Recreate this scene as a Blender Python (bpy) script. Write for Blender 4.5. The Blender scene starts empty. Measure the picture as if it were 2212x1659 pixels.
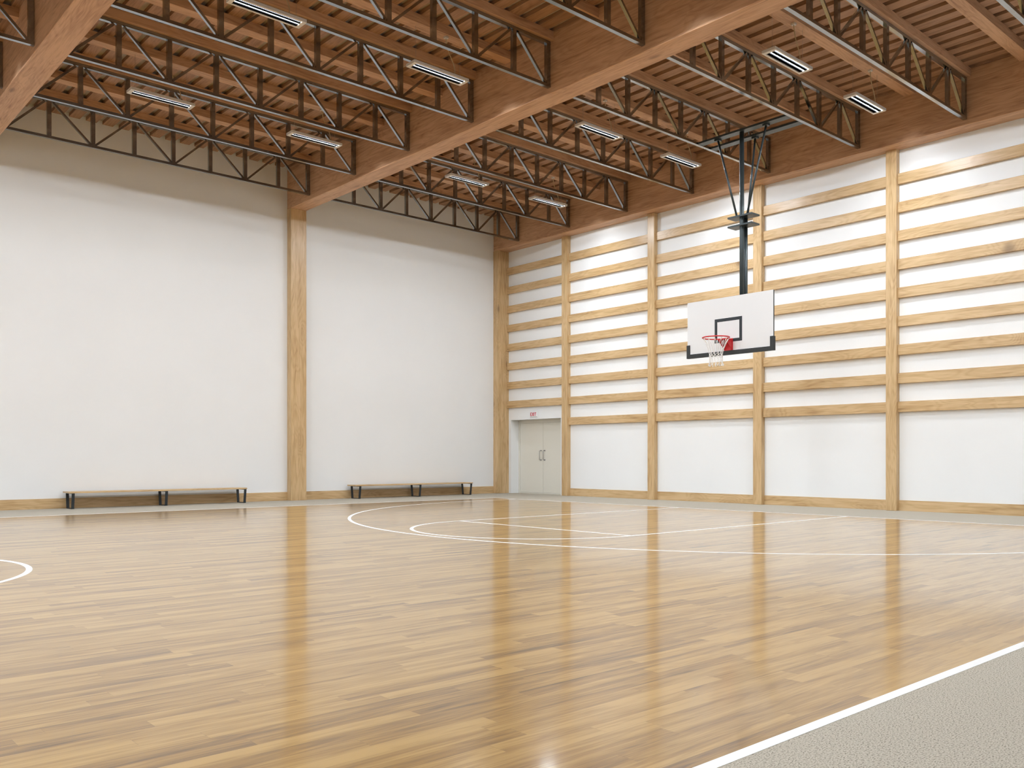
import bpy, bmesh, math, random
from mathutils import Vector, Matrix
random.seed(7)
S = bpy.context.scene
COL = S.collection
PI = math.pi

# ------------------------------------------------------------------ camera, world, exposure
CX, CY, CH = -16.6255, -19.0098, 1.0037        # camera place (metres; room corner is the origin)
TH = 0.84332                                   # viewing direction, from +X towards +Y
FPX, HY = 1910.38, 988.607                     # focal length and horizon in 2212 px frame
cam = bpy.data.cameras.new('camera')
cam.sensor_width = 36.0
cam.lens = FPX / 2212 * 36
cam.shift_y = (HY - 829.5) / 2212
cam.clip_start = 0.05
cam.clip_end = 200
co = bpy.data.objects.new('camera', cam)
COL.objects.link(co)
co.location = (CX, CY, CH)
co.rotation_euler = (PI / 2, 0, TH - PI / 2)
S.camera = co
w = bpy.data.worlds.new('world')
S.world = w
w.use_nodes = True
w.node_tree.nodes['Background'].inputs[0].default_value = (0.9, 0.95, 1.0, 1)
w.node_tree.nodes['Background'].inputs[1].default_value = 0.3
S.view_settings.view_transform = 'Standard'
S.view_settings.look = 'None'
S.view_settings.gamma = 1
S.view_settings.use_curve_mapping = False
S.view_settings.exposure = 2.01
S.cycles.use_denoising = True
S.cycles.max_bounces = 6
S.cycles.diffuse_bounces = 3
S.cycles.glossy_bounces = 3
S.cycles.transmission_bounces = 0
S.cycles.adaptive_threshold = 0.03
S.cycles.sample_clamp_indirect = 6
S.cycles.caustics_reflective = False
S.cycles.caustics_refractive = False
S.cycles.filter_width = 1.2
TUBE = 130.0                                   # radiance of the lamp tubes
SPOT = 20.0                                    # watts of the wide spot added under each lamp; its cone sets the cutoff

def px(x, y, z):
    dx, dy, dz = x - CX, y - CY, z - CH
    fw = dx * math.cos(TH) + dy * math.sin(TH)
    rt = dx * math.sin(TH) - dy * math.cos(TH)
    if fw < 0.3:
        return None
    return 1106 + FPX * rt / fw, HY - FPX * dz / fw

def in_view(pts, m=120):
    for p in pts:
        q = px(*p)
        if q and -m < q[0] < 2212 + m and -m < q[1] < 1659 + m:
            return True
    return False

def seg_pts(a, b, n=24):
    return [tuple(a[i] + (b[i] - a[i]) * k / n for i in range(3)) for k in range(n + 1)]

# ------------------------------------------------------------------ helpers
class MB:
    """collects shapes into one mesh"""
    def __init__(self):
        self.bm = bmesh.new()
    def box(self, a, b, mi=0):
        x0, x1 = sorted((a[0], b[0])); y0, y1 = sorted((a[1], b[1])); z0, z1 = sorted((a[2], b[2]))
        v = [self.bm.verts.new(p) for p in ((x0,y0,z0),(x1,y0,z0),(x1,y1,z0),(x0,y1,z0),(x0,y0,z1),(x1,y0,z1),(x1,y1,z1),(x0,y1,z1))]
        for f in ((0,3,2,1),(4,5,6,7),(0,1,5,4),(1,2,6,5),(2,3,7,6),(3,0,4,7)):
            self.bm.faces.new([v[i] for i in f]).material_index = mi
        return self
    def prism(self, poly, y0, y1, mi=0):
        """polygon in XZ extruded along Y"""
        a = [self.bm.verts.new((p[0], y0, p[1])) for p in poly]
        b = [self.bm.verts.new((p[0], y1, p[1])) for p in poly]
        n = len(poly)
        self.bm.faces.new(a).material_index = mi
        self.bm.faces.new(b[::-1]).material_index = mi
        for i in range(n):
            self.bm.faces.new((a[i], b[i], b[(i+1) % n], a[(i+1) % n])).material_index = mi
        return self
    def quad(self, pts, mi=0):
        self.bm.faces.new([self.bm.verts.new(p) for p in pts]).material_index = mi
        return self
    def tube(self, pts, r, n=10, mi=0, closed=False):
        pts = [Vector(p) for p in pts]
        rings = []
        m = len(pts)
        for i, p in enumerate(pts):
            if closed:
                d = pts[(i+1) % m] - pts[i-1]
            else:
                d = pts[min(i+1, m-1)] - pts[max(i-1, 0)]
            d.normalize()
            up = Vector((0, 0, 1)) if abs(d.z) < 0.9 else Vector((0, 1, 0))
            s = d.cross(up).normalized(); t = s.cross(d).normalized()
            rr = r[i] if isinstance(r, (list, tuple)) else r
            rings.append([self.bm.verts.new(p + (s * math.cos(2*PI*k/n) + t * math.sin(2*PI*k/n)) * rr) for k in range(n)])
        rng = range(m) if closed else range(m - 1)
        for i in rng:
            A, B = rings[i], rings[(i+1) % m]
            for k in range(n):
                f = self.bm.faces.new((A[k], A[(k+1) % n], B[(k+1) % n], B[k]))
                f.material_index = mi; f.smooth = n > 6
        if not closed:
            self.bm.faces.new(rings[0][::-1]).material_index = mi
            self.bm.faces.new(rings[-1]).material_index = mi
        return self
    def ring(self, cx, cy, r0, r1, z0, z1, a0=0, a1=2*PI, n=160):
        """flat arc band with a small thickness"""
        P = []
        for i in range(n + 1):
            a = a0 + (a1 - a0) * i / n
            c, s = math.cos(a), math.sin(a)
            P.append([self.bm.verts.new(q) for q in ((cx+r0*c, cy+r0*s, z0), (cx+r1*c, cy+r1*s, z0), (cx+r1*c, cy+r1*s, z1), (cx+r0*c, cy+r0*s, z1))])
        for i in range(n):
            A, B = P[i], P[i+1]
            for k in range(4):
                self.bm.faces.new((A[k], A[(k+1) % 4], B[(k+1) % 4], B[k]))
        return self
    def mesh(self, name, mats):
        bmesh.ops.recalc_face_normals(self.bm, faces=self.bm.faces)
        me = bpy.data.meshes.new(name)
        self.bm.to_mesh(me); self.bm.free()
        for m in (mats if isinstance(mats, (list, tuple)) else [mats]):
            me.materials.append(m)
        return me
    def build(self, name, mats, parent=None, loc=(0, 0, 0), bevel=0):
        me = self.mesh(name, mats)
        o = bpy.data.objects.new(name, me)
        COL.objects.link(o)
        o.location = loc
        if parent: o.parent = parent
        if bevel:
            bv = o.modifiers.new('bevel', 'BEVEL'); bv.width = bevel; bv.segments = 2; bv.limit_method = 'ANGLE'
        return o

def tag(o, label, cat, group=None):
    o['label'] = label; o['category'] = cat
    if group: o['group'] = group
    return o

def struct(o):
    o['kind'] = 'structure'
    return o

def empty(name, loc):
    o = bpy.data.objects.new(name, None)
    COL.objects.link(o); o.location = loc
    o.empty_display_size = 0.1
    return o

def copy_tree(o, parent=None):
    c = o.copy(); COL.objects.link(c); c.parent = parent
    for ch in list(o.children): copy_tree(ch, c)
    return c

ORD = ['first', 'second', 'third', 'fourth', 'fifth', 'sixth', 'seventh', 'eighth', 'ninth', 'tenth', 'eleventh']

# ------------------------------------------------------------------ materials
class NT:
    def __init__(self, name):
        self.m = bpy.data.materials.new(name); self.m.use_nodes = True
        self.t = self.m.node_tree; self.t.nodes.clear()
        self.out = self.t.nodes.new('ShaderNodeOutputMaterial')
        self.b = self.t.nodes.new('ShaderNodeBsdfPrincipled')
        self.t.links.new(self.b.outputs[0], self.out.inputs[0])
    def n(self, k, **p):
        q = self.t.nodes.new('ShaderNode' + k)
        for a, v in p.items(): setattr(q, a, v)
        return q
    def l(self, a, b): self.t.links.new(a, b)
    def put(self, i, v):
        if hasattr(v, 'is_linked') or isinstance(v, bpy.types.NodeSocket): self.l(v, i)
        else: i.default_value = v
    def math(self, op, a, b=0.0, c=None, clamp=False):
        q = self.n('Math', operation=op, use_clamp=clamp)
        self.put(q.inputs[0], a); self.put(q.inputs[1], b)
        if c is not None: self.put(q.inputs[2], c)
        return q.outputs[0]
    def comb(self, x, y, z):
        q = self.n('CombineXYZ')
        for i, v in enumerate((x, y, z)): self.put(q.inputs[i], v)
        return q.outputs[0]
    def noise(self, vec, scale=1.0, detail=2.0, rough=0.5, dist=0.0):
        q = self.n('TexNoise'); self.l(vec, q.inputs['Vector'])
        q.inputs['Scale'].default_value = scale; q.inputs['Detail'].default_value = detail
        q.inputs['Roughness'].default_value = rough; q.inputs['Distortion'].default_value = dist
        return q.outputs[0]
    def white(self, vec):
        q = self.n('TexWhiteNoise', noise_dimensions='3D'); self.l(vec, q.inputs[0])
        return q.outputs[0]
    def mix(self, f, a, b, blend='MIX'):
        q = self.n('Mix', data_type='RGBA', blend_type=blend)
        self.put(q.inputs[0], f)
        for i, v in ((6, a), (7, b)):
            if isinstance(v, tuple): q.inputs[i].default_value = (*v, 1)
            else: self.l(v, q.inputs[i])
        return q.outputs[2]
    def ramp(self, f, stops):
        q = self.n('ValToRGB'); self.l(f, q.inputs[0]); e = q.color_ramp.elements
        while len(e) < len(stops): e.new(0.5)
        for k, (p, c) in enumerate(stops):
            e[k].position = p; e[k].color = (*c, 1) if isinstance(c, tuple) else (c, c, c, 1)
        return q.outputs[0]
    def smooth(self, v, a, b):
        q = self.n('MapRange', interpolation_type='SMOOTHSTEP'); self.l(v, q.inputs[0])
        q.inputs[1].default_value = a; q.inputs[2].default_value = b
        return q.outputs[0]
    def bump(self, h, strength, dist=0.002):
        q = self.n('Bump'); q.inputs['Strength'].default_value = strength
        q.inputs['Distance'].default_value = dist; self.l(h, q.inputs['Height'])
        self.l(q.outputs[0], self.b.inputs['Normal'])
    def bs(self, **k):
        for a, v in k.items():
            i = self.b.inputs[a.replace('_', ' ')]
            if isinstance(v, tuple): i.default_value = (*v, 1)
            else: self.put(i, v)
        return self.m

def wood(name, axis, light, mid, dark, rough=0.33, spec=0.5, knots=1.0):
    """oak with the grain running along the given object axis"""
    t = NT(name)
    tc = t.n('TexCoord'); sp = t.n('SeparateXYZ'); t.l(tc.outputs['Object'], sp.inputs[0])
    oi = t.n('ObjectInfo')
    r = t.math('MULTIPLY', oi.outputs['Random'], 37.0)
    o = {'X': (0, 1, 2), 'Y': (1, 0, 2), 'Z': (2, 0, 1)}[axis]
    al = t.math('ADD', sp.outputs[o[0]], r)
    a = t.math('ADD', sp.outputs[o[1]], t.math('MULTIPLY', r, 1.7))
    b = t.math('ADD', sp.outputs[o[2]], t.math('MULTIPLY', r, 0.6))
    v1 = t.comb(t.math('MULTIPLY', al, 0.55), t.math('MULTIPLY', a, 3.2), t.math('MULTIPLY', b, 3.2))
    # knots
    vo = t.n('TexVoronoi'); t.l(t.comb(t.math('MULTIPLY', al, 0.9), t.math('MULTIPLY', a, 2.6), t.math('MULTIPLY', b, 0.9)), vo.inputs['Vector'])
    vo.inputs['Scale'].default_value = 1.0
    gate = t.math('GREATER_THAN', vo.outputs['Color'], 0.52)
    kn = t.math('MULTIPLY', t.smooth(vo.outputs['Distance'], 0.42, 0.0), gate)
    core = t.math('MULTIPLY', t.smooth(vo.outputs['Distance'], 0.15, 0.03), gate)
    n1 = t.noise(v1, 1.0, 2.0, 0.5, 0.35)
    n1 = t.math('ADD', n1, t.math('MULTIPLY', kn, 0.35 * knots))
    ring = t.math('SINE', t.math('MULTIPLY', n1, 85.0))
    ring = t.math('MULTIPLY_ADD', ring, 0.5, 0.5)
    ring = t.math('POWER', ring, 1.6)
    fib = t.noise(t.comb(t.math('MULTIPLY', al, 5.0), t.math('MULTIPLY', a, 110.0), t.math('MULTIPLY', b, 110.0)), 1.0, 1.0, 0.6)
    big = t.noise(t.comb(t.math('MULTIPLY', al, 0.8), t.math('MULTIPLY', a, 6.0), t.math('MULTIPLY', b, 6.0)), 1.0, 1.5, 0.55)
    md = t.noise(t.comb(t.math('MULTIPLY', al, 1.8), t.math('MULTIPLY', a, 30.0), t.math('MULTIPLY', b, 30.0)), 1.0, 1.5, 0.6, 0.2)
    f = t.math('ADD', t.math('MULTIPLY', ring, 0.22), t.math('MULTIPLY', t.math('SUBTRACT', fib, 0.5), 0.7))
    f = t.math('ADD', f, t.math('MULTIPLY', t.math('SUBTRACT', md, 0.46), 1.2))
    f = t.math('ADD', f, t.math('MULTIPLY', t.math('SUBTRACT', big, 0.38), 1.1), clamp=True)
    c = t.ramp(f, [(0.0, light), (0.55, mid), (1.0, dark)])
    c = t.mix(t.math('MULTIPLY', core, 0.75 * knots), c, tuple(x * 0.25 for x in dark))
    c = t.mix(t.math('MULTIPLY', kn, 0.25 * knots), c, dark)
    return t.bs(Base_Color=c, Roughness=rough, Specular_IOR_Level=spec)

L1, M1, D1 = (0.66, 0.46, 0.245), (0.52, 0.335, 0.155), (0.33, 0.185, 0.075)
OAKX, OAKY, OAKZ = (wood('oak_grain_' + a, a.upper(), L1, M1, D1) for a in 'xyz')
L2, M2, D2 = (0.66, 0.40, 0.235), (0.50, 0.28, 0.155), (0.27, 0.13, 0.068)
BMX, BMY, BMZ = (wood('beam_oak_grain_' + a, a.upper(), L2, M2, D2, 0.5, 0.4, 0.7) for a in 'xyz')

def m_floor():
    t = NT('court_parquet')
    tc = t.n('TexCoord'); sp = t.n('SeparateXYZ'); t.l(tc.outputs['Object'], sp.inputs[0])
    x, y = sp.outputs[0], sp.outputs[1]
    W = 0.0905
    yr = t.math('DIVIDE', y, W)
    row = t.math('FLOOR', yr); fy = t.math('FRACT', yr)
    r1 = t.white(t.comb(row, 3.1, 0.0)); r2 = t.white(t.comb(row, 9.7, 5.0))
    L = t.math('MULTIPLY_ADD', r2, 0.9, 0.75)
    xr = t.math('ADD', t.math('DIVIDE', x, L), t.math('MULTIPLY', r1, 17.0))
    colm = t.math('FLOOR', xr); fx = t.math('FRACT', xr)
    idv = t.comb(row, colm, 1.0)
    idn = t.white(idv); id2 = t.white(t.comb(colm, row, 8.0))
    off = t.math('MULTIPLY', idn, 60.0)
    gx = t.math('ADD', x, off); gy = t.math('ADD', y, t.math('MULTIPLY', id2, 31.0))
    g1 = t.noise(t.comb(t.math('MULTIPLY', gx, 0.9), t.math('MULTIPLY', gy, 9.0), off), 1.0, 3.0, 0.55, 0.5)
    ring = t.math('MULTIPLY_ADD', t.math('SINE', t.math('MULTIPLY', g1, 48.0)), 0.5, 0.5)
    fib = t.noise(t.comb(t.math('MULTIPLY', gx, 3.5), t.math('MULTIPLY', gy, 120.0), off), 1.0, 3.0, 0.6)
    g2 = t.noise(t.comb(t.math('MULTIPLY', gx, 1.3), t.math('MULTIPLY', gy, 16.0), off), 1.0, 3.0, 0.6, 0.3)
    f = t.math('MULTIPLY', ring, 0.16)
    f = t.math('ADD', f, t.math('MULTIPLY', t.math('SUBTRACT', fib, 0.5), 0.75))
    f = t.math('ADD', f, t.math('MULTIPLY', t.math('SUBTRACT', g2, 0.42), 1.5))
    f = t.math('ADD', f, t.math('MULTIPLY', t.math('SUBTRACT', idn, 0.32), 0.55), clamp=True)
    c = t.ramp(f, [(0.0, FL_L), (0.45, FL_M), (1.0, FL_D)])
    ex = t.math('MULTIPLY', t.math('MINIMUM', fx, t.math('SUBTRACT', 1.0, fx)), L)
    ey = t.math('MULTIPLY', t.math('MINIMUM', fy, t.math('SUBTRACT', 1.0, fy)), W)
    e = t.math('LESS_THAN', t.math('MINIMUM', ex, ey), 0.0009)
    c = t.mix(t.math('MULTIPLY', e, 0.35), c, (0.12, 0.06, 0.02))
    rg = t.math('MULTIPLY_ADD', g2, 0.05, FL_R)
    return t.bs(Base_Color=c, Roughness=rg, Specular_IOR_Level=0.2, IOR=1.45, Coat_Weight=0.78, Coat_Roughness=0.11, Coat_IOR=1.5)
FL_L, FL_M, FL_D, FL_R = (0.46, 0.275, 0.080), (0.31, 0.165, 0.036), (0.10, 0.045, 0.011), 0.27

def m_carpet():
    t = NT('carpet_loop')
    tc = t.n('TexCoord')
    n1 = t.noise(tc.outputs['Object'], 175.0, 2.0, 0.6)
    mp = t.n('Mapping'); t.l(tc.outputs['Object'], mp.inputs[0]); mp.inputs['Scale'].default_value = (85, 200, 85)
    n2 = t.noise(mp.outputs[0], 1.0, 2.0, 0.5)
    n3 = t.noise(tc.outputs['Object'], 1.2, 2.0, 0.5)
    f = t.math('ADD', t.math('MULTIPLY', n1, 0.5), t.math('MULTIPLY', n2, 0.5))
    c = t.ramp(f, [(0.37, (0.15, 0.13, 0.10)), (0.48, (0.48, 0.43, 0.35)), (0.64, (0.60, 0.545, 0.45))])
    c = t.mix(t.math('MULTIPLY', n3, 0.12), c, (0.36, 0.33, 0.27))
    t.bump(f, 0.8, 0.004)
    return t.bs(Base_Color=c, Roughness=0.95, Specular_IOR_Level=0.15)

def m_paint(name, col, var=0.03, rough=0.75, spec=0.3):
    t = NT(name)
    tc = t.n('TexCoord')
    n = t.noise(tc.outputs['Object'], 0.7, 5.0, 0.6)
    c = t.mix(n, tuple(v * (1 - var) for v in col), tuple(min(1, v * (1 + var)) for v in col))
    return t.bs(Base_Color=c, Roughness=rough, Specular_IOR_Level=spec)

def m_plain(name, col, rough=0.5, metal=0.0, spec=0.5, nscale=30.0, var=0.08):
    t = NT(name)
    tc = t.n('TexCoord'); n = t.noise(tc.outputs['Object'], nscale, 3.0, 0.5)
    c = t.mix(n, tuple(v * (1 - var) for v in col), tuple(min(1, v * (1 + var)) for v in col))
    return t.bs(Base_Color=c, Roughness=rough, Metallic=metal, Specular_IOR_Level=spec)

def m_steel():
    t = NT('brushed_truss_steel')
    tc = t.n('TexCoord')
    mp = t.n('Mapping'); t.l(tc.outputs['Object'], mp.inputs[0]); mp.inputs['Scale'].default_value = (3, 60, 60)
    n = t.noise(mp.outputs[0], 1.0, 4.0, 0.6)
    m2 = t.noise(tc.outputs['Object'], 2.2, 4.0, 0.65)
    c = t.mix(n, (0.28, 0.30, 0.315), (0.39, 0.415, 0.435))
    c = t.mix(t.smooth(m2, 0.58, 0.78), c, (0.52, 0.54, 0.56))
    r = t.math('MULTIPLY_ADD', n, 0.06, 0.14)
    return t.bs(Base_Color=c, Roughness=r, Metallic=1.0)

def m_emit(name, s):
    t = NT(name)
    e = t.n('Emission'); e.inputs[0].default_value = (0.90, 0.98, 1.06, 1); e.inputs[1].default_value = s
    t.l(e.outputs[0], t.out.inputs[0])
    return t.m

def m_louvre():
    t = NT('lamp_louvre')
    tc = t.n('TexCoord'); sp = t.n('SeparateXYZ'); t.l(tc.outputs['Object'], sp.inputs[0])
    f = t.math('FRACT', t.math('MULTIPLY', sp.outputs[0], 38.0))
    g = t.math('GREATER_THAN', f, 0.72)
    c = t.mix(g, (0.0010, 0.0010, 0.0011), (0.006, 0.006, 0.006))
    return t.bs(Base_Color=c, Roughness=0.9, Specular_IOR_Level=0.0)

FLOOR, CARPET = m_floor(), m_carpet()
WALL = m_paint('wall_paint', (0.86, 0.86, 0.852))
DECK = m_paint('ceiling_deck', (0.52, 0.45, 0.38), 0.06)
DOORP = m_paint('door_paint', (0.79, 0.755, 0.66), 0.02, 0.35, 0.5)
LINE = m_plain('court_line_paint', (0.88, 0.88, 0.87), 0.35, 0, 0.5, 8, 0.02)
STEEL = m_steel()
BLACK = m_plain('black_powder_coat', (0.020, 0.026, 0.031), 0.42, 0, 0.5)
SLATE = m_plain('dark_slate_steel', (0.045, 0.060, 0.064), 0.36, 0.3, 0.5)
BOARDW = m_plain('board_white', (0.76, 0.76, 0.76), 0.35, 0, 0.5, 3, 0.01)
PAD = m_plain('board_padding', (0.033, 0.037, 0.037), 0.6, 0, 0.4)
RED = m_plain('rim_red', (0.62, 0.025, 0.03), 0.35, 0, 0.5)
NET = m_plain('net_cord', (0.82, 0.80, 0.77), 0.8, 0, 0.2)
LAMPF = m_plain('lamp_housing_white', (0.70, 0.66, 0.62), 0.4, 0, 0.5)
TUBEM = m_emit('lamp_tube_light', TUBE)
LOUV = m_louvre()
CHROME = m_plain('brushed_chrome', (0.45, 0.44, 0.43), 0.25, 1.0)
CORD = m_plain('tan_cord', (0.55, 0.42, 0.24), 0.6)
WIRE = m_plain('thin_wire', (0.45, 0.38, 0.32), 0.4, 0.5)
SIGNW = m_plain('sign_white', (0.85, 0.84, 0.84), 0.4, 0, 0.5, 5, 0.01)
SIGNR = m_plain('sign_red', (0.60, 0.01, 0.02), 0.4)

# ------------------------------------------------------------------ room shell
XE, YN = -32.63, -19.54        # far end wall, near wall (inner faces)
WX, WY = 0.02, 0.02            # faces of the painted walls behind the boards
ZT = 7.87                      # underside of the roof deck
T = 0.35
CLX0, CLX1, CLY0, CLY1 = -30.306, -2.306, -17.289, -2.262   # centre lines of the court boundary
LW = 0.0265
fl = struct(MB().box((CLX0 - LW, CLY0 - LW, -0.1), (CLX1 + LW, CLY1 + LW, 0)).build('floor', FLOOR))
def lmb(a, b, z=0.0015):
    return MB().box((a[0], a[1], 0.0002), (b[0], b[1], z))
# boundary line
m = MB()
for a, b in (((CLX0-LW, CLY1-LW), (CLX1+LW, CLY1+LW)), ((CLX0-LW, CLY0-LW), (CLX1+LW, CLY0+LW)),
             ((CLX1-LW, CLY0+LW), (CLX1+LW, CLY1-LW)), ((CLX0-LW, CLY0+LW), (CLX0+LW, CLY1-LW))):
    m.box((*a, 0.0002), (*b, 0.0015))
m.build('boundary_line', LINE, fl)
KC, KR, FT = -9.765, 1.782, -7.923
m = MB()
m.box((FT - LW, KC + KR - LW, 0.0002), (CLX1 - LW, KC + KR + LW, 0.0013))
m.box((FT - LW, KC - KR - LW, 0.0002), (CLX1 - LW, KC - KR + LW, 0.0013))
m.box((FT - LW, KC - KR + LW, 0.0002), (FT + LW, KC + KR - LW, 0.0013))
m.ring(FT, KC, KR - LW, KR + LW, 0.0002, 0.0012, PI / 2, 3 * PI / 2)
m.build('key_line', LINE, fl)
AX, AR = -3.2, 6.68
m = MB()
m.ring(AX, KC, AR - LW, AR + LW, 0.0002, 0.0011, PI / 2, 3 * PI / 2, 240)
m.box((AX, KC + AR - LW, 0.0002), (CLX1 - LW, KC + AR + LW, 0.0011))
m.box((AX, KC - AR - LW, 0.0002), (CLX1 - LW, KC - AR + LW, 0.0011))
m.build('three_point_line', LINE, fl)
MB().ring(-16.33, KC, 1.80 - LW, 1.80 + LW, 0.0002, 0.0011).build('centre_circle_line', LINE, fl)

m = MB()
ox0, ox1, oy0, oy1 = CLX0 - LW, CLX1 + LW, CLY0 - LW, CLY1 + LW
m.box((XE, oy1, -0.1), (WX, WY, 0)); m.box((XE, YN, -0.1), (WX, oy0, 0))
m.box((ox1, oy0, -0.1), (WX, oy1, 0)); m.box((WX, -2.27, -0.1), (WX + 0.32, -0.28, 0)); m.box((XE, oy0, -0.1), (ox0, oy1, 0))
carpet = m.build('carpet', CARPET)
tag(carpet, 'grey-beige loop carpet border running around the wooden court', 'carpet')

DY0, DY1, DZ, DD = -2.272, -0.277, 2.065, 0.31          # doorway in the right wall
m = MB()
m.box((WX, DY1, 0), (WX + T, WY + T, ZT + 0.1))
m.box((WX, YN - T, 0), (WX + T, DY0, ZT + 0.1))
m.box((WX, DY0, DZ), (WX + T, DY1, ZT + 0.1))
struct(m.build('wall_right', WALL))
struct(MB().box((XE, WY, 0), (WX, WY + T, ZT + 0.1)).build('wall_left', WALL))
struct(MB().box((XE, YN - T, 0), (WX, YN, ZT + 0.1)).build('wall_near', WALL))
struct(MB().box((XE - T, YN - T, 0), (XE, WY + T, ZT + 0.1)).build('wall_far', WALL))
# ceiling: pale deck carrying rows of boards
m = MB()
m.box((XE, YN, ZT), (WX, WY, ZT + 0.1), 0)
n = 0
while True:
    r = -0.523 - 0.317 * n + 0.317
    if r > WX: r = WX
    if r - 0.2 < XE: break
    m.box((r - 0.2, YN, 7.80), (r, WY, ZT - 0.0005), 1)
    n += 1
struct(m.build('ceiling', [DECK, wood('ceiling_board_oak', 'Y', (0.47, 0.275, 0.165), (0.34, 0.187, 0.107), (0.18, 0.084, 0.046), 0.5, 0.35, 0.5)]))

# ------------------------------------------------------------------ posts, columns, boards on the walls
BW, BX0, BX1 = 0.198, -6.755, -6.355
PW = 0.206
posts = [-2.430 - 2.911 * k for k in range(6)]           # left edge (towards the corner) of each right-wall post
m = MB()
edges = [-0.18] + posts
for k in range(1, 6):
    m.box((0.0, posts[k], 0), (WX, posts[k-1] - PW, BW))
m.box((0.0, YN, 0), (WX, posts[5] - PW, BW))
struct(m.build('baseboard_right', OAKY))
m = MB()
m.box((BX1, 0.0, 0), (-0.39, WY, BW)); m.box((-12.90, 0.0, 0), (BX0, WY, BW)); m.box((XE, 0.0, 0), (-13.30, WY, BW))
struct(m.build('baseboard_left', OAKX))

def timber(name, a, b, mat, label, cat, group=None, bevel=0.006):
    c = [(a[i] + b[i]) / 2 for i in range(3)]; c[2] = min(a[2], b[2])
    o = MB().box([a[i] - c[i] for i in range(3)], [b[i] - c[i] for i in range(3)]).build(name, mat, None, c, bevel)
    return tag(o, label, cat, group)

ZB = 6.833
timber('wall_column', (-0.39, -0.18, 0), (WX, WY, ZB), OAKZ, 'thick oak corner column between the bench wall and the door', 'column', 'oak columns on the bench wall')
timber('wall_column', (BX0, -0.17, 0), (BX1, WY, ZB), OAKZ, 'thick oak column between the two benches under the middle beam', 'column', 'oak columns on the bench wall')
where = ['beside the double door', 'second from the corner', 'directly behind the basketball hoop', 'fourth from the corner, right of the hoop']
for k in range(6):
    a, b = posts[k] - PW, posts[k]
    if not in_view(seg_pts((-.1, b, 0), (-.1, b, ZB)), 60): continue
    timber('wall_post', (-0.11, a, 0), (WX, b, ZB), OAKZ, 'slim upright oak post on the right wall, ' + (where[k] if k < 4 else 'nearest the camera'), 'post', 'oak posts on the right wall')
bayn = ['above the door, corner bay', 'second bay from the corner', 'third bay, left half behind the backboard', 'fourth bay, right of the backboard', 'fifth bay, at the right edge']
for k in range(5):
    y1 = -0.18 if k == 0 else posts[k-1] - PW
    y0 = posts[k]
    for i in range(9):
        if k == 0 and i == 0: continue
        z = 1.867 + 0.5389 * i
        o = 'oak wall rail, %s from the top, in the %s' % (ORD[8 - i], ['corner bay above the door', 'second bay from the corner', 'third bay from the corner', 'bay right of the hoop', 'rightmost bay'][k])
        timber('wall_rail', (-0.05, y0, z), (WX, y1, z + 0.197), OAKY, o, 'rail', 'horizontal oak rails on the right wall', 0.004)

# main beams
timber('main_beam', (-0.384, YN, ZB), (WX, WY, 7.7995), BMY, 'deep timber edge beam along the top of the right wall', 'beam', 'deep timber roof beams', 0.01)
timber('main_beam', (BX0, YN, ZB), (BX1, WY, 7.7995), BMY, 'deep timber beam crossing the ceiling diagonally through the middle of the picture', 'beam', 'deep timber roof beams', 0.01)
timber('main_beam', (-13.30, YN, ZB), (-12.90, WY, 7.7995), BMY, 'deep timber beam in the upper left corner of the picture', 'beam', 'deep timber roof beams', 0.01)

# ------------------------------------------------------------------ roof trusses and purlins
TD = 0.064                                      # depth of truss bars
def truss_proto(x0, x1, np_=8):
    root = empty('roof_truss', (x0, 0, 6.925))
    Lx = x1 - x0
    MB().box((0, 0, 0), (Lx, TD, 0.048)).build('bottom_chord', STEEL, root)
    MB().box((0, 0, 0.683), (Lx, TD, 0.735)).build('top_chord', STEEL, root)
    w = 0.075
    xs = []
    for i in range(np_ + 1):
        if i == 0: xs.append(w / 2)
        elif i == np_: xs.append(Lx - w / 2 - 0.005)
        else: xs.append(Lx * i / np_ + (0.0 if Lx > 6 else 0.012))
    for i, x in enumerate(xs):
        d = w / 2 if i not in (0, np_) else w / 2 + 0.002
        MB().box((x - d, 0.002, 0.048), (x + d, TD - 0.002, 0.683)).build('upright', STEEL, root)
    for i in range(np_):
        a, b = xs[i], xs[i+1]
        if i % 2 == 0: p, q = (a + 0.045, 0.052), (b - 0.075, 0.68)      # bottom left to top right
        else: p, q = (a + 0.075, 0.68), (b - 0.045, 0.052)
        d = Vector((q[0] - p[0], q[1] - p[1])).normalized(); nn = Vector((-d.y, d.x)) * 0.024
        poly = [(p[0] + nn.x, p[1] + nn.y), (q[0] + nn.x, q[1] + nn.y), (q[0] - nn.x, q[1] - nn.y), (p[0] - nn.x, p[1] - nn.y)]
        poly = [(u, min(max(v, 0.0481), 0.6829)) for u, v in poly]
        MB().prism(poly, 0.006, TD - 0.012).build('diagonal_strut', STEEL, root)
    return root

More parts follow.
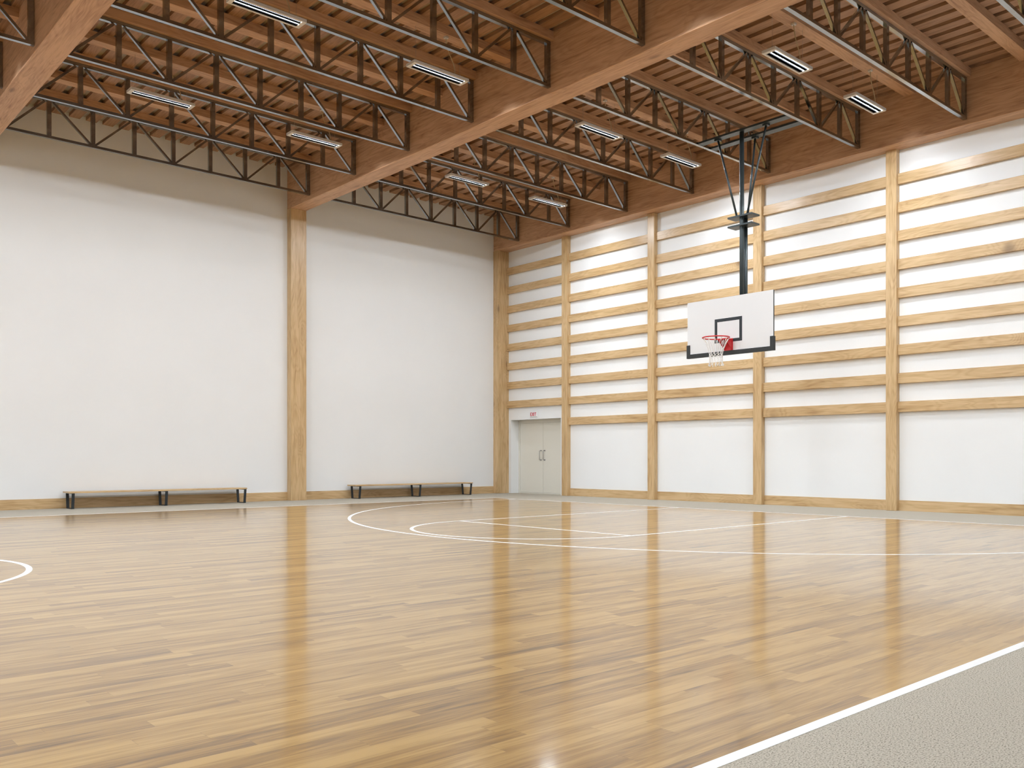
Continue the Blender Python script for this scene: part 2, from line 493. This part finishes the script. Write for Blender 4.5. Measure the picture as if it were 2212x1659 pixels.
bays = [('right ceiling bay', -6.355, -0.384), ('middle ceiling bay', -12.90, -6.755), ('left ceiling bay', -19.45, -13.30)]
for name, x0, x1 in bays:
    proto = None; pur = None
    for k in range(9):
        yk = -1.073 - 1.9453 * k
        if proto is None or in_view(seg_pts((x0, yk, 6.93), (x1, yk, 6.93), 60), 40):
            if proto is None:
                proto = truss_proto(x0, x1); o = proto
                if not in_view(seg_pts((x0, yk, 6.93), (x1, yk, 6.93), 60), 40):
                    pass
            else: o = copy_tree(proto)
            o.location = (x0, yk, 6.925)
            tag(o, 'dark steel lattice roof truss, %s from the bench wall, in the %s' % (ORD[k], name), 'roof truss', 'steel trusses in the ' + name)
        for half in (0, 1):
            yc = yk + 0.032 - 0.97265 * half
            if pur is not None and not in_view(seg_pts((x0, yc, 7.7), (x1, yc, 7.7), 60), 30): continue
            if pur is None:
                pur = MB().box((0, -0.1, 0), (x1 - x0, 0.1, 0.1385)).build('roof_purlin', BMX); o = pur
            else:
                o = pur.copy(); COL.objects.link(o)
            o.location = (x0, yc, 7.661)
            if half: lb = 'timber purlin between the %s and %s trusses from the bench wall, %s' % (ORD[k], ORD[k+1], name)
            else: lb = 'timber purlin lying on the %s truss from the bench wall, %s' % (ORD[k], name)
            tag(o, lb, 'purlin', 'timber purlins in the ' + name)

# ------------------------------------------------------------------ pendant lamps
ZL = 7.03
def lamp_proto():
    root = empty('pendant_lamp', (0, 0, ZL))
    hl, hw = 0.531, 0.114
    m = MB()                                                        # shallow tray with a lip
    lip = 0.028
    m.box((-hl, -hw, 0), (hl, -hw + lip, 0.03)); m.box((-hl, hw - lip, 0), (hl, hw, 0.03))
    m.box((-hl, -hw + lip, 0), (-hl + 0.06, hw - lip, 0.03)); m.box((hl - 0.06, -hw + lip, 0), (hl, hw - lip, 0.03))
    m.box((-hl, -hw, 0.03), (hl, hw, 0.045))
    m.build('housing', LAMPF, root)
    xa, xb = -hl + 0.062, hl - 0.062
    y = -hw + lip
    bands = [('tube', 0.029), ('louvre', 0.050), ('tube', 0.029), ('louvre', 0.050)]
    for kind, wd in bands:
        if kind == 'tube':
            r = 0.012; yc = y + wd / 2
            m = MB()
            P = [[(x, yc - r * math.cos(a), 0.028 - 0.019 * math.sin(a)) for a in (0, PI * .25, PI * .5, PI * .75, PI)] for x in (xa + 0.01, xb - 0.01)]
            for j in range(4): m.quad([P[0][j], P[1][j], P[1][j+1], P[0][j+1]])
            m.quad(P[0]); m.quad(P[1][::-1])
            m.build('light_tube', TUBEM, root)
        else:
            MB().box((xa, y + 0.001, 0.003), (xb, y + wd - 0.001, 0.0295)).build('louvre', LOUV, root)
        y += wd
    sp = bpy.data.lights.new('lamp_light', 'SPOT')
    sp.energy = SPOT; sp.color = (0.90, 0.98, 1.06); sp.spot_size = math.radians(169.5); sp.spot_blend = 0.02; sp.shadow_soft_size = 0.03
    so = bpy.data.objects.new('lamp_light', sp); COL.objects.link(so); so.parent = root; so.location = (0, 0, -0.034)  # unseen spot below the housing, added to the tubes' own light
    zt = 7.661 - ZL
    for sx in (-1, 1):
        x = sx * 0.43
        m = MB()
        m.tube([(x, 0, 0.11), (x, 0, zt)], 0.0022, 5)
        for sy in (-1, 1): m.tube([(x, sy * 0.09, 0.045), (x, 0, 0.112)], 0.0025, 5)
        m.build('suspension_wire', WIRE, root)
    pts = []
    for i in range(13):
        u = i / 12
        pts.append((0.30 - 0.16 * u + 0.045 * math.sin(u * PI * 1.6) * (1 - u) * 1.6, -0.02, 0.045 + (zt - 0.075) * u))
    MB().tube(pts, 0.008, 6).build('power_cord', CORD, root)
    MB().box((0.11, -0.05, zt - 0.03), (0.17, 0.01, zt)).build('ceiling_box', LAMPF, root)
    return root
lp = None
rowname = ['nearest the bench wall', 'second from the bench wall', 'third from the bench wall', 'nearest the camera wall']
def add_lamp(x, y, label, group):
    global lp
    if lp is None: lp = lamp_proto(); o = lp
    else: o = copy_tree(lp)
    o.location = (x, y, ZL)
    tag(o, label, 'pendant lamp', group)
for b in range(5):
    xs = (-4.53, -2.08) if b == 0 else (-11.13 - 6.55 * (b - 1), -8.245 - 6.55 * (b - 1))
    for r in range(4):
        y = -3.96 - 3.8906 * r
        for i, x in enumerate(xs):
            seen = in_view([(x - .5, y, ZL), (x + .5, y, ZL)], 5)
            if seen:
                lb = 'slim pendant lamp, %s row from the bench wall, %s one in the %s' % (['first', 'second', 'third', 'fourth'][r], ['left', 'right'][i], ['right bay', 'middle bay', 'left bay'][b])
                add_lamp(x, y, lb, 'slim pendant lamps under the ceiling')
            else:
                add_lamp(x, y, 'slim pendant lamp over the part of the hall beside and behind the camera', 'pendant lamps outside the picture')

# ------------------------------------------------------------------ door and exit sign
d = struct(empty('door_1', (0.02 + DD, (DY0 + DY1) / 2, 0)))
hy = (DY1 - DY0) / 2
m = MB()                                                            # frame
m.box((-0.03, -hy + 0.002, 0), (0.02, -hy + 0.055, DZ - 0.002)); m.box((-0.03, hy - 0.055, 0), (0.02, hy - 0.002, DZ - 0.002))
m.box((-0.03, -hy + 0.055, DZ - 0.09), (0.02, hy - 0.055, DZ - 0.002))
m.box((-0.02, -hy + 0.055, 0), (0.02, hy - 0.055, 0.025))
struct(m.build('door_frame', DOORP, d))
for s in (-1, 1):
    leaf = MB().box((0, 0.003 * s, 0.03), (0.045, (hy - 0.057) * s, DZ - 0.093)).build('door_leaf', DOORP, d, (-0.012, 0, 0), 0.003)
    struct(leaf)
    m = MB()
    yy = 0.075 * s
    m.tube([(-0.002, yy, 0.94), (-0.06, yy, 0.94), (-0.07, yy, 0.95), (-0.07, yy, 1.19), (-0.06, yy, 1.20), (-0.002, yy, 1.20)], 0.009, 8)
    for z in (0.94, 1.20): m.tube([(-0.001, yy, z), (-0.012, yy, z)], 0.021, 12)
    struct(m.build('door_handle', CHROME, leaf))
struct(MB().box((DD + 0.06, -hy - 0.05, -0.05), (DD + 0.1, hy + 0.05, DZ + 0.05)).build('wall_behind_door', WALL, None, (0.02, (DY0 + DY1) / 2, 0)))

sg = empty('exit_sign', (WX, -1.235, 2.13))
MB().box((-0.03, -0.15, 0), (0, 0.15, 0.137)).build('sign_panel', SIGNW, sg, (0, 0, 0), 0.003)
# letters read from the court: text runs towards -Y
def lpoly(m, pts, u0, wd):
    a = [(-0.033, 0.15 - (u0 + p[0] * wd), 0.022 + p[1] * 0.092) for p in pts]
    b = [(-0.0302, q[1], q[2]) for q in a]
    va = [m.bm.verts.new(q) for q in a]; vb = [m.bm.verts.new(q) for q in b]
    m.bm.faces.new(va); m.bm.faces.new(vb[::-1])
    for i in range(len(va)): m.bm.faces.new((va[i], vb[i], vb[(i+1) % len(va)], va[(i+1) % len(va)]))
m = MB()
u = 0.028
lpoly(m, [(0,0),(1,0),(1,.2),(.32,.2),(.32,.4),(.85,.4),(.85,.6),(.32,.6),(.32,.8),(1,.8),(1,1),(0,1)], u, 0.052); u += 0.064
lpoly(m, [(0,0),(.32,0),(.5,.32),(.68,0),(1,0),(.67,.5),(1,1),(.68,1),(.5,.68),(.32,1),(0,1),(.33,.5)], u, 0.066); u += 0.078
lpoly(m, [(0,0),(1,0),(1,1),(0,1)], u, 0.018); u += 0.030
lpoly(m, [(.36,0),(.64,0),(.64,.8),(1,.8),(1,1),(0,1),(0,.8),(.36,.8)], u, 0.058)
m.build('lettering', SIGNR, sg)
tag(sg, 'small white EXIT sign with red letters above the double door', 'exit sign')

# ------------------------------------------------------------------ benches
def bench(x0, x1, legs):
    root = empty('bench', ((x0 + x1) / 2, -0.25, 0))
    cx = (x0 + x1) / 2
    MB().box((x0 - cx, -0.21, 0.308), (x1 - cx, 0.21, 0.338)).build('seat', OAKX, root, (0, 0, 0), 0.003)
    for lx in legs:
        x = lx - cx
        m = MB()
        t = 0.012
        def bar(p, q):
            d = Vector((q[0] - p[0], q[1] - p[1])).normalized(); nn = Vector((-d.y, d.x)) * t / 2
            poly = [(p[0]+nn.x, p[1]+nn.y), (q[0]+nn.x, q[1]+nn.y), (q[0]-nn.x, q[1]-nn.y), (p[0]-nn.x, p[1]-nn.y)]
            a = [m.bm.verts.new((x - 0.027, y_, z_)) for y_, z_ in poly]; b = [m.bm.verts.new((x + 0.027, y_, z_)) for y_, z_ in poly]
            m.bm.faces.new(a); m.bm.faces.new(b[::-1])
            for i in range(4): m.bm.faces.new((a[i], b[i], b[(i+1) % 4], a[(i+1) % 4]))
        bar((-0.16, 0.001), (-0.20, 0.307)); bar((0.16, 0.001), (0.20, 0.307))
        m.box((x - 0.027, -0.165, 0), (x + 0.027, 0.165, 0.013)); m.box((x - 0.027, -0.20, 0.295), (x + 0.027, 0.20, 0.3075))
        m.build('leg', BLACK, root)
    return root
b1 = bench(-11.63, -7.97, (-11.55, -9.74, -8.01))
tag(b1, 'long low oak bench on three black legs against the wall, left of the column', 'bench', 'low benches along the wall')
b2 = bench(-5.17, -1.52, (-5.05, -3.25, -1.57))
tag(b2, 'long low oak bench on three black legs against the wall, right of the column', 'bench', 'low benches along the wall')

# ------------------------------------------------------------------ basketball hoop
HX, HYY = -2.79, -9.765
hp = empty('basketball_hoop', (HX, HYY, 6.93))
def P(x, y, z): return (x - HX, y - HYY, z - 6.93)
for xa, xb in ((-2.88, -2.72), (-2.476, -2.316)):
    r = MB()
    r.box(P(xa, -10.7335, 6.93), P(xb, -8.8545, 6.936)); r.box(P(xa, -10.7335, 6.936), P(xa + 0.008, -8.8545, 6.965)); r.box(P(xb - 0.008, -10.7335, 6.936), P(xb, -8.8545, 6.965))
    r.build('ceiling_rail', SLATE, hp)
def rsq(m, x, y, z0, z1, h):
    pts = []
    for cx_, cy_, a0 in ((1, 1, 0), (-1, 1, PI/2), (-1, -1, PI), (1, -1, 3*PI/2)):
        for i in range(4):
            a = a0 + i * PI / 6
            pts.append((x + cx_ * (h - 0.014) + 0.014 * math.cos(a), y + cy_ * (h - 0.014) + 0.014 * math.sin(a)))
    A = [m.bm.verts.new(P(p[0], p[1], z0)) for p in pts]; B = [m.bm.verts.new(P(p[0], p[1], z1)) for p in pts]
    n = len(pts)
    m.bm.faces.new(A); m.bm.faces.new(B[::-1])
    for i in range(n): m.bm.faces.new((A[i], A[(i+1) % n], B[(i+1) % n], B[i])).smooth = True
m = MB(); m.tube([P(HX, HYY, 3.0), P(HX, HYY, 6.93)], 0.041, 20); m.build('main_pole', SLATE, hp)
m = MB(); m.tube([P(HX + 0.118, HYY, 3.0), P(HX + 0.118, HYY, 5.38)], 0.038, 20); m.build('lower_pole', SLATE, hp)
for z in (5.38, 5.215):
    MB().box(P(-2.868, -10.022, z), P(-2.612, -9.508, z + 0.032)).build('clamp_plate', SLATE, hp, (0, 0, 0), 0.003)
for (x, y), (x2, y2) in (((-2.80, -9.255), (HX, -9.66)), ((-2.80, -10.275), (HX, -9.875)), ((-2.396, -9.79), (-2.655, -9.80))):
    m = MB(); m.tube([P(x, y, 6.915), P(x2, y2, 5.412)], 0.019, 10); m.box(P(x - 0.045, y - 0.05, 6.90), P(x + 0.045, y + 0.05, 6.93))
    m.build('brace_rod', SLATE, hp)
BF = -3.20
bd = MB().box(P(BF, -10.665, 2.858), P(BF + 0.005, -8.860, 3.886)).build('backboard', BOARDW, hp)
MB().box(P(BF + 0.005, -10.665, 2.858), P(BF + 0.036, -8.860, 3.886)).build('board_frame', BLACK, bd)
m = MB()
lw = 0.056
m.box(P(BF - 0.0015, -10.044, 3.509 - lw), P(BF, -9.466, 3.509)); m.box(P(BF - 0.0015, -10.044, 3.075), P(BF, -9.466, 3.075 + lw))
m.box(P(BF - 0.0015, -10.044, 3.075 + lw), P(BF, -10.044 + lw, 3.509 - lw)); m.box(P(BF - 0.0015, -9.466 - lw, 3.075 + lw), P(BF, -9.466, 3.509 - lw))
m.build('target_square', BLACK, bd)
m = MB()
m.box(P(BF - 0.014, -10.682, 2.846), P(BF + 0.042, -8.848, 2.920))
m.box(P(BF - 0.014, -8.920, 2.920), P(BF + 0.042, -8.848, 3.092)); m.box(P(BF - 0.014, -10.682, 2.920), P(BF + 0.042, -10.610, 3.092))
m.build('edge_padding', PAD, bd)
m = MB()
for z in (3.25, 3.65):
    m.box(P(BF + 0.036, HYY - 0.12, z), P(HX + 0.04, HYY - 0.07, z + 0.05)); m.box(P(BF + 0.036, HYY + 0.07, z), P(HX + 0.04, HYY + 0.12, z + 0.05))
    m.box(P(HX - 0.05, HYY - 0.07, z), P(HX - 0.04, HYY + 0.07, z + 0.05))
m.build('support_arm', SLATE, hp)
RZ, RX, RR = 3.118, -3.585, 0.232
m = MB()
m.tube([P(RX + RR * math.cos(2*PI*i/48), HYY + RR * math.sin(2*PI*i/48), RZ) for i in range(48)], 0.011, 10, 0, True)
rim = m.build('rim', RED, hp)
m = MB()
m.box(P(BF - 0.010, HYY - 0.09, 2.922), P(BF, HYY + 0.09, 3.134))
m.build('mounting_plate', RED, rim)
m = MB()
m.box(P(BF - 0.165, HYY - 0.085, 3.110), P(BF - 0.010, HYY + 0.085, 3.118))
for s in (-1, 1):
    y = HYY + 0.078 * s
    poly = [P(BF - 0.011, 0, 3.110), P(BF - 0.20, 0, 3.110), P(BF - 0.20, 0, 3.085), P(BF - 0.011, 0, 2.93)]
    m.prism([(q[0], q[2]) for q in poly], y - 0.004 - HYY, y + 0.004 - HYY)
m.build('bracket', RED, rim)
m = MB()
random.seed(3)
NN = 12
def ringpt(j, n, r, z, ph=0.0):
    a = 2 * PI * (j + ph) / n
    return P(RX + r * math.cos(a), HYY + r * math.sin(a), z)
for j in range(NN):
    top = ringpt(j, NN, RR - 0.006, RZ - 0.008)
    for s in (-0.5, 0.5):
        pts = []
        for i in range(7):
            u = i / 6
            r = 0.118 + (RR - 0.118) * (1 - u) ** 1.5
            a = 2 * PI * (j + s * u) / NN
            pts.append(P(RX + r * math.cos(a), HYY + r * math.sin(a), RZ - 0.01 - 0.27 * u))
        m.tube(pts, 0.0042, 5)
    # crossing band
    for s in (-1, 1):
        for z0, z1 in ((RZ - 0.28, RZ - 0.315), (RZ - 0.315, RZ - 0.35)):
            zz = 0.5 if z0 > RZ - 0.3 else 1.0
            m.tube([ringpt(j, NN, 0.118, z0, zz), ringpt(j, NN, 0.112, z1, zz + 0.5 * s)], 0.0045, 5)
    # lower strands and tails
    a = ringpt(j, NN, 0.112, RZ - 0.35, 0.5)
    for s in (-0.5, 0.5):
        b = ringpt(j, NN, 0.120, RZ - 0.455, 0.5 + s)
        m.tube([a, b], 0.0036, 5)
    b = ringpt(j, NN, 0.120, RZ - 0.455, 0)
    for s in (-1, 1):
        c = (b[0] + random.uniform(-.012, .012) + 0.018 * s, b[1] + random.uniform(-.02, .02), b[2] - random.uniform(0.03, 0.055))
        m.tube([b, c], [0.004, 0.0075], 5)
m.build('net', NET, rim)
tag(hp, 'ceiling-hung basketball hoop with white backboard, red rim and white net on dark pole', 'basketball hoop')
